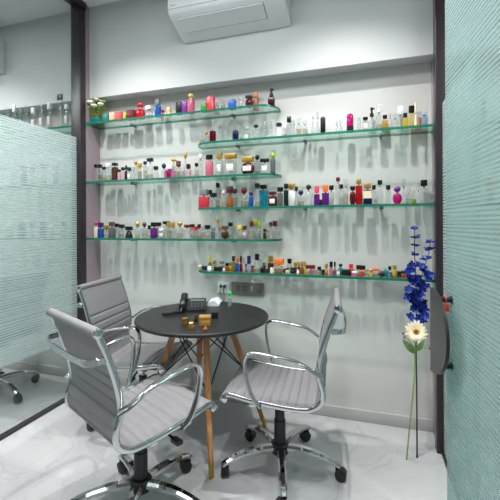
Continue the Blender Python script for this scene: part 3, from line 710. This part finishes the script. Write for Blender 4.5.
# ---------------------------------------------------------------- things on the table
def on_table(px, py): return on_z(px, py, TZ)
def desk_items():
    z = TZ + .0006
    p = on_table(193, 308.5)
    t = thing('desk_phone', 'black corded desk telephone on the round table', 'telephone', (p.x, p.y - .01, z), math.radians(22)); t.scale = (1.02, 1.0, .95)
    BP = pmat('phone_black', (30, 31, 34), .35)
    # wedge body: high at the back
    m = MB(); w = .085
    sec = [(-.085, 0), (.085, 0), (.085, .058), (.06, .062), (-.075, .022), (-.085, .016)]
    m.loft([[Vector((x, y, zz)) for y, zz in sec] for x in (-w, w)], 0, None, False); m.build('phone_base', BP, t)
    M = Matrix.Translation((0, -.0075, .042)) @ Matrix.Rotation(math.atan2(.04, .135), 4, 'X')
    MB().rbox(-.015, .075, .022, .052, .0004, .004, .002, M=M).build('display', pmat('lcd_grey', (88, 100, 98), .2), t)
    k = MB()
    for r in range(4):
        for c in range(4): k.rbox(-.012 + c*.022, .004 + c*.022, -.06 + r*.02, -.047 + r*.02, .0004, .0045, .0015, M=M)
    k.build('keypad', pmat('key_grey', (64, 66, 70), .4), t)
    # handset in its cradle on the left
    h = MB(); pts = [(-.058, y, zz) for y, zz in ((-.085, .043), (-.06, .066), (0, .083), (.05, .094), (.082, .088))]
    h.bar(spline(pts, 4), .034, .019, (1, 0, 0)); h.rbox(-.079, -.037, -.098, -.056, .0215, .058, .012); h.rbox(-.079, -.037, .048, .092, .062, .094, .012)
    hs = h.build('handset', BP, t)
    # coiled cord
    base = spline([(-.06, -.098, .03), (-.064, -.125, .014), (-.10, -.125, .012), (-.14, -.135, .011), (-.165, -.155, .011), (-.135, -.165, .011), (-.10, -.150, .014), (-.085, -.11, .011), (-.0855, -.05, .012)], 14)
    co = []; L = len(base) - 1; N = 46*10
    for i in range(N + 1):
        s = i / N * L; j = min(int(s), L - 1); q = base[j].lerp(base[j+1], s - j); tg_ = (base[min(j+2, L)] - base[max(j-1, 0)]).normalized()
        sd = tg_.cross(Vector((0, 0, 1))).normalized(); up = sd.cross(tg_); a = 2*PI*46*i/N
        co.append(q + sd*.0066*math.cos(a) + up*.0066*math.sin(a))
    MB().tube(co, .0022, 5).build('coiled_cord', BLACKP, t)
    # white paper bag / papers right behind the phone
    p = on_table(216, 304)
    t = thing('paper_packet', 'crumpled white paper packet beside the telephone', 'paper', (p.x - .012, p.y + .0, z), math.radians(14)); t.scale = (1.12, 1.1, 1.5)
    rnd = random.Random(5); g = []
    nx, ny = 8, 10
    for j in range(ny):
        for i in range(nx):
            g.append(Vector(((i/(nx-1) - .5)*.075, (j/(ny-1) - .5)*.135, .004 + rnd.uniform(0, .008) + .014*math.sin(PI*i/(nx-1)))))
    lo = [Vector((v.x*.98, v.y*.98, 0)) for v in g]
    fs = [(j*nx+i, j*nx+i+1, (j+1)*nx+i+1, (j+1)*nx+i) for j in range(ny-1) for i in range(nx-1)]
    b = len(g)
    fs2 = [tuple(b+q for q in reversed(f)) for f in fs]
    edge = [i for i in range(nx)] + [j*nx+nx-1 for j in range(1, ny)] + [(ny-1)*nx+i for i in range(nx-2, -1, -1)] + [j*nx for j in range(ny-2, 0, -1)]
    fs3 = [(edge[i], edge[(i+1) % len(edge)], b+edge[(i+1) % len(edge)], b+edge[i]) for i in range(len(edge))]
    MB().add(g + lo, fs + fs2 + fs3).build('packet', pmat('white_paper', (214, 220, 226), .5), t)
    # sanitizer bottle with green cap
    p = on_table(229.5, 306)
    t = thing('sanitizer_bottle', 'small clear bottle with a bright green cap near the far edge of the table', 'bottle', (p.x, p.y, z))
    MB().lathe([(.013, 0), (.0145, .003), (.0145, .062), (.012, .07), (.008, .073)], 18).build('bottle_body', glassmat('clear'), t)
    MB().lathe([(.0125, .002), (.0128, .045)], 16).build('gel', glassy('gel', (206, 232, 222), .25), t)
    MB().lathe([(.0115, .0732), (.013, .075), (.013, .094), (.010, .099)], 18).build('cap', pmat('bright_green', (30, 206, 96), .35), t)
    # gold box with a small pinkish bottle in front of it
    p = on_table(204.5, 325)
    t = thing('gold_box', 'gold cube box among the small jars on the table', 'box', (p.x, p.y, z), math.radians(22))
    GB = pmat('gold_card', (196, 150, 78), .35, .45, noise=.12, nscale=80)
    MB().rbox(-.03, .03, -.027, .027, 0, .036, .002).build('box_body', GB, t)
    MB().rbox(-.031, .031, -.028, .028, .0362, .052, .002).build('lid', GB, t)
    p = on_table(205, 329.5)
    t = thing('perfume_sample', 'little pink and gold round jar in front of the gold box', 'jar', (p.x + .004, p.y - .012, z))
    MB().lathe([(.009, 0), (.012, .004), (.012, .012), (.009, .016)], 16).build('jar_body', pmat('rose_gold', (196, 120, 104), .3, .4), t)
    MB().lathe([(.0085, .0162), (.0085, .024), (.006, .026)], 16).build('lid', GOLD, t)
    for px, py, r, h, lab in ((184.5, 324, .0195, .036, 'squat gold lidded jar at the left of the jars on the table'), (191, 329, .0155, .038, 'small gold jar between the squat jar and the gold box')):
        p = on_table(px, py)
        t = thing('gold_jar', lab, 'jar', (p.x, p.y, z), 0, 'small gold jars on the table')
        MB().lathe([(r*.94, 0), (r, .003), (r, h*.62), (r*.92, h*.66)], 20).build('jar_body', pmat('jar_amber', (150, 112, 62), .3, .35), t)
        MB().lathe([(r*1.02, h*.665), (r*1.02, h*.95), (r*.9, h)], 20).build('lid', GOLD, t)
    p = on_table(195.5, 321.5)
    t = thing('small_bottle', 'small dark brown bottle between the phone and the gold box', 'bottle', (p.x, p.y, z))
    MB().lathe([(.009, 0), (.0105, .003), (.0105, .024), (.006, .029)], 16).build('bottle_body', pmat('dark_brown_glass', (52, 32, 26), .15), t)
    MB().lathe([(.0068, .0292), (.0068, .043), (.005, .045)], 14).build('cap', pmat('brown_cap', (84, 48, 32), .3), t)
    p = on_table(214.5, 318)
    t = thing('black_box', 'small black box right of the gold box on the table', 'box', (p.x, p.y, z), math.radians(12))
    MB().rbox(-.018, .018, -.014, .014, 0, .025, .002).build('box_body', pmat('black_card', (24, 25, 34), .35), t)
    MB().rbox(-.0184, .0184, -.0144, .0144, .0252, .034, .002).build('lid', MATS['black_card'], t)
desk_items()

# ================================================================== chairs
def make_chair(label):
    t = thing('office_chair', label, 'chair', (0, 0, 0), 0, 'grey ribbed office chairs around the table')
    HW = .232                                    # half distance between the side frames
    prof = spline([(0, .238, .452), (0, .215, .468), (0, .12, .452), (0, 0, .437), (0, -.12, .430), (0, -.185, .440), (0, -.228, .478), (0, -.232, .53), (0, -.214, .60), (0, -.226, .69), (0, -.262, .81), (0, -.300, .908)], 10)
    for s in (-1, 1):                            # chrome side frames
        f = MB().tube([Vector((s*HW, p.y, p.z)) for p in prof], .0135, 14, sx=.6, side=(1, 0, 0))
        fr = f.build('side_frame', CHROME, t)
    # ribbed sling between the frames; arc length drives the ribs
    L = [0.0]
    for a, b in zip(prof, prof[1:]): L.append(L[-1] + (b - a).length)
    def at(s):
        for i in range(len(L) - 1):
            if L[i+1] >= s: return prof[i].lerp(prof[i+1], (s - L[i]) / (L[i+1] - L[i]))
        return prof[-1]
    tot = L[-1]
    def sling(s0, s1, grooves, name):
        N = int((s1 - s0) / .004); front = []; back = []
        for i in range(N + 1):
            s = s0 + (s1 - s0) * i / N
            p = at(s); q = at(min(s + .004, tot)); o = at(max(s - .004, 0)); tn = (q - o).normalized()
            nr = Vector((0, -tn.z, tn.y)); nr = nr if nr.z > 0 or nr.y > 0 else -nr     # toward the sitter
            nr = Vector((0, tn.z, -tn.y))
            if nr.dot(Vector((0, .5, 1))) < 0: nr = -nr
            g = min([abs(s - x) for x in grooves] or [1]); dep = .0062 * math.exp(-(g / .0055) ** 2)
            edge = min(1, (s - s0) / .008, (s1 - s) / .008); th = .009 * max(.25, edge) ** .5
            front.append(p + nr * (th - dep)); back.append(p - nr * (th - dep * .7))
        m = MB(); xs = [-HW + .008, -HW + .0115, -HW*.5, 0, HW*.5, HW - .0115, HW - .008]
        k = [.55, 1, 1, 1, 1, 1, .55]
        rings = []
        for x, kk in zip(xs, k):
            mid = [(a + b) / 2 for a, b in zip(front, back)]
            fr = [c + (a - c) * kk for a, c in zip(front, mid)]; bk = [c + (b - c) * kk for b, c in zip(back, mid)]
            rings.append([Vector((x, p.y, p.z)) for p in fr] + [Vector((x, p.y, p.z)) for p in reversed(bk)])
        m.loft(rings, 0, None, True)
        return m.build(name, LEATHER, t)
    sb = .47                                      # where seat turns into back along the arc
    sling(.012, sb + .03, [.06 + .043*i for i in range(10)], 'seat')
    bk = sling(sb + .034, tot - .006, [sb + .075 + .052*i for i in range(int((tot - .135 - sb - .075) / .052) + 1)], 'backrest')
    for p, nm in ((prof[-1] + Vector((0, -.003, .004)), 'top_roll'), (prof[0] + Vector((0, .003, -.003)), 'front_roll')):
        M = Matrix.Translation((-HW - .004, p.y, p.z)) @ Matrix.Rotation(PI/2, 4, 'Y')
        r = MB().lathe([(.0185, 0), (.0185, 2*HW + .008)], 18, M=M).build(nm, LEATHER if nm == 'top_roll' else CHROME if False else LEATHER, t)
        for s in (-1, 1):
            M2 = Matrix.Translation((s*(HW + .004), p.y, p.z)) @ Matrix.Rotation(s*PI/2, 4, 'Y')
            MB().lathe([(.0195, .0002), (.0195, .006), (.013, .010), (.006, .0105)], 18, M=M2).build('end_cap', CHROME, r)
    # arms: flat polished loops outside the frames
    for s in (-1, 1):
        ap = spline([(s*.243, .060, .434), (s*.262, .085, .475), (s*.274, .108, .540), (s*.281, .121, .610), (s*.284, .123, .662), (s*.285, .110, .692), (s*.285, .076, .704), (s*.285, .02, .699), (s*.284, -.06, .686), (s*.281, -.13, .668), (s*.272, -.19, .630), (s*.246, -.230, .600)], 7)
        n = len(ap)
        ww = [.026 + .012 * math.exp(-((i/(n-1) - .62) / .25) ** 2) for i in range(n)]
        MB().tube(ap, .0085, 16, sx=1.95, side=(1, 0, 0)).build('armrest', CHROME, t)
    # bow bar behind the backrest
    bb = spline([(-HW, -.276, .805), (-HW + .01, -.312, .805), (-HW + .06, -.336, .802), (0, -.342, .80), (HW - .06, -.336, .802), (HW - .01, -.312, .805), (HW, -.276, .805)], 6)
    MB().bar(bb, .026, .010, (0, 0, 1)).build('back_bar', CHROME, t)
    # cross bars and mechanism under the seat
    for y, z in ((.10, .428), (-.07, .412)):
        MB().bar([(-HW, y, z), (HW, y, z)], .03, .012, (0, 1, 0)).build('seat_crossbar', CHROME, t)
    mech = MB().rbox(-.055, .055, -.11, .12, .365, .408, .012).build('tilt_mechanism', BLACKP, t)
    MB().tube(spline([(.05, .03, .388), (.14, .035, .386), (.205, .04, .378)], 5), .006, 8).rbox(.20, .255, .024, .056, .368, .384, .006).build('lever', BLACKP, mech)
    MB().lathe([(.03, .335), (.034, .345), (.03, .366)], 18).lathe([(.0135, .24), (.0135, .336)], 16).build('gas_piston', CHROME, t)
    MB().lathe([(.034, .075), (.034, .12), (.031, .122), (.031, .255), (.026, .26), (.026, .305), (.018, .307)], 20).build('gas_column', BLACKP, t)
    MB().lathe([(.045, .082), (.05, .09), (.05, .128), (.042, .136)], 20).build('base_hub', BLACKP, t)
    for k in range(5):
        a = k * 2 * PI / 5
        rot = Matrix.Rotation(a, 3, 'Z')
        lp = [rot @ Vector(p) for p in spline([(.045, 0, .112), (.12, 0, .116), (.21, 0, .106), (.28, 0, .086), (.314, 0, .068)], 5)]
        sd = rot @ Vector((0, 1, 0)); n = len(lp)
        lg = MB().bar(lp, [.046 - .016*i/(n-1) for i in range(n)], [.036 - .012*i/(n-1) for i in range(n)], sd).build('base_leg', CHROME, t)
        c = rot @ Vector((.302, 0, 0)); m = MB()
        wa = a + 1.1 + .9*k; ax = Vector((math.cos(wa), math.sin(wa), 0)); fw = Vector((-ax.y, ax.x, 0))
        Mx = Matrix.Translation(c) @ Matrix.Rotation(wa, 4, 'Z') @ Matrix.Translation((0, .016, 0))
        for s in (-1, 1):
            m.lathe([(.019, -.008), (.0275, -.006), (.0275, .006), (.019, .009)], 20, M=Mx @ Matrix.Translation((s*.0125, 0, .0285)) @ Matrix.Rotation(PI/2, 4, 'Y'))
        m.rbox(-.007, .007, -.028, .012, .03, .062, .005, M=Mx)
        m.loft([[Vector((x, .030*math.cos(q), .0285 + .033*math.sin(q))) for q in [PI*.08 + PI*.9*i/10 for i in range(11)]] + [Vector((x, .026*math.cos(q), .0285 + .0285*math.sin(q))) for q in [PI*.98 - PI*.9*i/10 for i in range(11)]] for x in (-.019, .019)], 0, Mx, False)
        m.lathe([(.006, .05), (.006, .074)], 10, M=Matrix.Translation(c))
        m.build('caster', BLACKP, lg)
    return t
c0 = make_chair('grey ribbed office chair in the left foreground, its back to the camera')
def set_chair(c, x, y, face, legs):
    """face: compass heading of the sitter; legs: heading of one base leg (the base swivels)"""
    c.location = (x, y, 0); c.rotation_euler = (0, 0, math.radians(face - 90))
    off = Matrix.Rotation(math.radians(legs - (face - 90)), 4, 'Z')
    for ch in c.children:
        if ch.name.startswith(('base_leg', 'base_hub')): ch.matrix_local = off
set_chair(c0, -.99, -1.062, 64, 71)
c1 = dup(c0, (0, 0, 0), 0, 'grey ribbed office chair right of the table, turned sideways with its seat toward the table')
set_chair(c1, -.438, -.604, 184.6, 70)
c3 = dup(c0, (0, 0, 0), 0, 'office chair beyond the left glass, its chrome base showing below the striped film')
set_chair(c3, -2.735, -.42, 173, 61.5)
c2 = dup(c0, (0, 0, 0), 0, 'grey ribbed office chair left of the table beside the glass partition, its front showing')
set_chair(c2, -1.40, -.43, 7, 2)

# ================================================================== flowers leaning at the right
def flowers():
    rnd = random.Random(11)
    # blue artificial spray
    b0 = on_z(416, 458.5, 0)
    t = thing('artificial_flower', 'tall blue artificial flower spray with dark stem leaning on the shelves at the right', 'artificial flower', (b0.x, b0.y, 0))
    def P(px, py, Y): v = on_y(px, py, Y); return v - Vector((b0.x, b0.y, 0))
    stem = spline([(0, 0, .002), P(416, 400, -.275), P(415.5, 340, -.232), P(416, 290, -.205), P(414.5, 255, -.20), P(414.5, 229, -.20)], 8)
    st = MB().tube(stem, [.0045 - .0025*i/(len(stem)-1) for i in range(len(stem))], 8)
    side = spline([P(416, 300, -.208), P(422, 275, -.215), P(429, 252, -.222), P(430.5, 240, -.222)], 6)
    st.tube(side, .0022, 6); st.build('stem', pmat('dark_stem', (30, 40, 36), .5), t)
    BL = pmat('blue_petal', (22, 50, 150), .42, noise=.5, nscale=45)
    def sprig(c, ax, n, L, name='blossom'):
        m = MB(); ax = ax.normalized(); ref = Vector((1, 0, 0)) if abs(ax.x) < .8 else Vector((0, 1, 0))
        u = ax.cross(ref).normalized(); v = ax.cross(u)
        for k in range(n):
            a = 2*PI*k/n + rnd.uniform(-.3, .3); dr = (u*math.cos(a) + v*math.sin(a) + ax*rnd.uniform(.15, .7)).normalized()
            sd = ax.cross(dr).normalized(); up = dr.cross(sd); l = L*rnd.uniform(.8, 1.15); w = l*.36
            pts = [c, c + dr*l*.35 + sd*w*.8 + up*.002, c + dr*l*.75 + sd*w*.8 + up*.004, c + dr*l - up*.002, c + dr*l*.75 - sd*w*.8 + up*.004, c + dr*l*.35 - sd*w*.8 + up*.002, c + dr*l*.5 - up*.004]
            pts2 = [p - up*.0012 for p in pts]
            fs = [(0, 1, 6), (1, 2, 6), (2, 3, 6), (3, 4, 6), (4, 5, 6), (5, 0, 6)]
            m.add(pts, fs, 0, True); m.add(pts2, [tuple(reversed(f)) for f in fs], 0, True)
        return m.build(name, BL, t)
    for (px, py, Y, L, n) in ((414.5, 230, -.2, .03, 6), (415, 239, -.2, .034, 6), (415, 247, -.2, .034, 6), (415, 256, -.2, .03, 6),
                              (430.5, 243, -.222, .034, 7), (429.5, 251, -.222, .038, 7), (427, 260, -.22, .04, 7)):
        sprig(P(px, py, Y), Vector((rnd.uniform(-.2, .2), -.25, 1)), n, L)
    for k in range(40):
        f = k / 39; py = 266 + 55*f
        wd = 12 - 5*abs(f - .35)*1.4
        px = 416 + rnd.uniform(-wd, wd) + (2 if f < .3 else 0)
        sprig(P(px, py, -.222 - rnd.uniform(0, .045)), Vector((rnd.uniform(-.6, .6), -.6, rnd.uniform(.2, 1))), 6, rnd.uniform(.026, .036))
    # cream daisy
    d0 = on_z(405.5, 460.5, 0)
    t = thing('artificial_daisy', 'cream artificial daisy on a green stem in front of the blue spray', 'artificial flower', (d0.x, d0.y, 0))
    def Q(px, py, Y): v = on_y(px, py, Y); return v - Vector((d0.x, d0.y, 0))
    hd = Q(415.5, 332, -.30)
    GS = pmat('green_stem', (134, 166, 88), .5)
    MB().tube(spline([(0, 0, .002), Q(409.5, 420, -.345), Q(413.5, 380, -.325), Q(414.5, 350, -.31), hd + Vector((0, .006, -.004))], 7), .004, 8).build('stem', GS, t)
    fw = Vector((-.08, -1, .28)).normalized(); u = fw.cross(Vector((0, 0, 1))).normalized(); v = u.cross(fw)
    pm = MB()
    for ring in range(2):
        n = 17
        for k in range(n):
            a = 2*PI*(k + .5*ring)/n; dr = (u*math.cos(a) + v*math.sin(a)) + fw*(.12 + .16*ring); dr.normalize()
            sd = fw.cross(dr).normalized(); l = .050*rnd.uniform(.86, 1.06) - .009*ring; w = .0072
            c = hd + dr*.012
            top = [c + sd*w*.4, c + dr*l*.55 + sd*w + fw*.003, c + dr*l*.95 + sd*w*.5, c + dr*l*.95 - sd*w*.5, c + dr*l*.55 - sd*w + fw*.003, c - sd*w*.4]
            bot = [p - fw*.0012 for p in top]
            pm.add(top, [(0, 1, 4, 5), (1, 2, 3, 4)], 0, True); pm.add(bot, [(5, 4, 1, 0), (4, 3, 2, 1)], 0, True)
    pm.build('petals', pmat('cream_petal', (240, 228, 196), .55), t)
    Mh = Matrix.Translation(hd) @ fw.to_track_quat('Z', 'Y').to_matrix().to_4x4()
    MB().lathe([(.003, .014), (.010, .0135), (.017, .010), (.0195, .004), (.018, -.003)], 20, M=Mh).build('flower_centre', pmat('daisy_centre', (196, 146, 72), .7, noise=.35, nscale=220, bump=.6), t)
    MB().lathe([(.0085, .0148), (.006, .0165), (.002, .017)], 14, M=Mh).build('centre_button', pmat('daisy_button', (104, 70, 40), .8), t)
    def leaf(c, tip, w, name):
        c, tip = Vector(c), Vector(tip); dr = (tip - c); l = dr.length; dr.normalize(); sd = dr.cross(Vector((0, -1, .15))).normalized(); nn = sd.cross(dr)
        m = MB(); R = []
        for i in range(9):
            f = i/8; ww = w*math.sin(PI*min(1, f*.93 + .05))**.8
            p = c + dr*l*f + nn*.010*math.sin(PI*f)
            R.append([p + sd*ww + nn*.003, p + nn*.0005, p - sd*ww + nn*.003, p - nn*.0012])
        m.loft(R, 0, None, True); return m.build(name, pmat('broad_leaf', (96, 138, 66), .45, noise=.15, nscale=50), t)
    leaf(Q(414, 354, -.314), Q(402, 340, -.335), .017, 'leaf'); leaf(Q(415, 352, -.312), Q(424, 341, -.325), .014, 'leaf')
    for px, py in ((402.5, 334), (404, 338), (431, 345), (429, 349)):
        c = Q(px, py, -.31)
        MB().tube(spline([Q(414.5, 349, -.31), (Q(414.5, 349, -.31) + c)/2 + Vector((0, -.01, .004)), c], 4), .0014, 5).ball(c, .007, 9, 6, sc=(.8, .8, 1.2)).build('bud', pmat('brown_bud', (142, 96, 78), .6), t)
flowers()

# ================================================================== light
def spot(x, y, z, power, ang, size=.04, blend=.6, col=(1, .97, .93), tgt=None):
    l = bpy.data.lights.new('downlight_or_fill', 'SPOT'); l.energy = power; l.spot_size = math.radians(ang); l.spot_blend = blend; l.shadow_soft_size = size; l.color = col
    o = bpy.data.objects.new('downlight_or_fill', l); COL.objects.link(o); o.location = (x, y, z)
    if tgt: o.rotation_euler = (Vector(tgt) - o.location).to_track_quat('-Z', 'Y').to_euler()
    return o
for x in (-3.1, -1.62, -.12, 1.4): spot(x, -.78, ZC - .02, 150, 118, size=.028, blend=1.0)
for x in (-3.1, -1.62, -.12, 1.4): spot(x, -1.75, ZC - .02, 105, 100, size=.028, blend=1.0)  # added fill spots to brighten floor and chair backs, not known fixtures
def area(x, y, z, sx, sy, power, col=(.97, .985, 1)):
    l = bpy.data.lights.new('ambient_fill', 'AREA'); l.shape = 'RECTANGLE'; l.size = sx; l.size_y = sy; l.energy = power; l.color = col
    o = bpy.data.objects.new('ambient_fill', l); COL.objects.link(o); o.location = (x, y, z); return o
for x in (-3.3, -.85, 1.7): area(x, -1.45, ZC - .03, 1.2, .6, 34)  # added soft fill for even ambient light and the upper wall, no real fixture
for x in (-3.3, -.85, 1.7): area(x, -3.6, ZC - .03, 1.2, .8, 12)  # weaker added fill from behind the camera
w = bpy.data.worlds.new('world'); scene.world = w; w.use_nodes = True
bg = w.node_tree.nodes['Background']; bg.inputs[0].default_value = lin((186, 200, 202)); bg.inputs[1].default_value = .35

# ================================================================== camera
cam = bpy.data.cameras.new('camera'); co = bpy.data.objects.new('camera', cam); COL.objects.link(co)
cam.sensor_width = 36; cam.sensor_fit = 'HORIZONTAL'; cam.lens = FPX / 500 * 36; cam.shift_y = -(250 - HY) / 500; cam.clip_start = .02
fwd = Vector((-SA, CA, 0)); rgt = Vector((CA, SA, 0)); up = Vector((0, 0, 1)); ro = .0045
xc = (rgt - up*ro).normalized(); yc = (up + rgt*ro).normalized(); zc = -fwd
co.matrix_world = Matrix(((xc.x, yc.x, zc.x, 0), (xc.y, yc.y, zc.y, -CAMD), (xc.z, yc.z, zc.z, CAMH), (0, 0, 0, 1)))
scene.camera = co
scene.view_settings.view_transform = 'Standard'; scene.view_settings.look = 'None'; scene.view_settings.gamma = 1; scene.view_settings.exposure = -0.12
scene.cycles.transparent_max_bounces = 40; scene.cycles.max_bounces = 10; scene.cycles.glossy_bounces = 6
scene.cycles.sample_clamp_indirect = 5; scene.cycles.blur_glossy = 0.0; scene.cycles.use_denoising = True
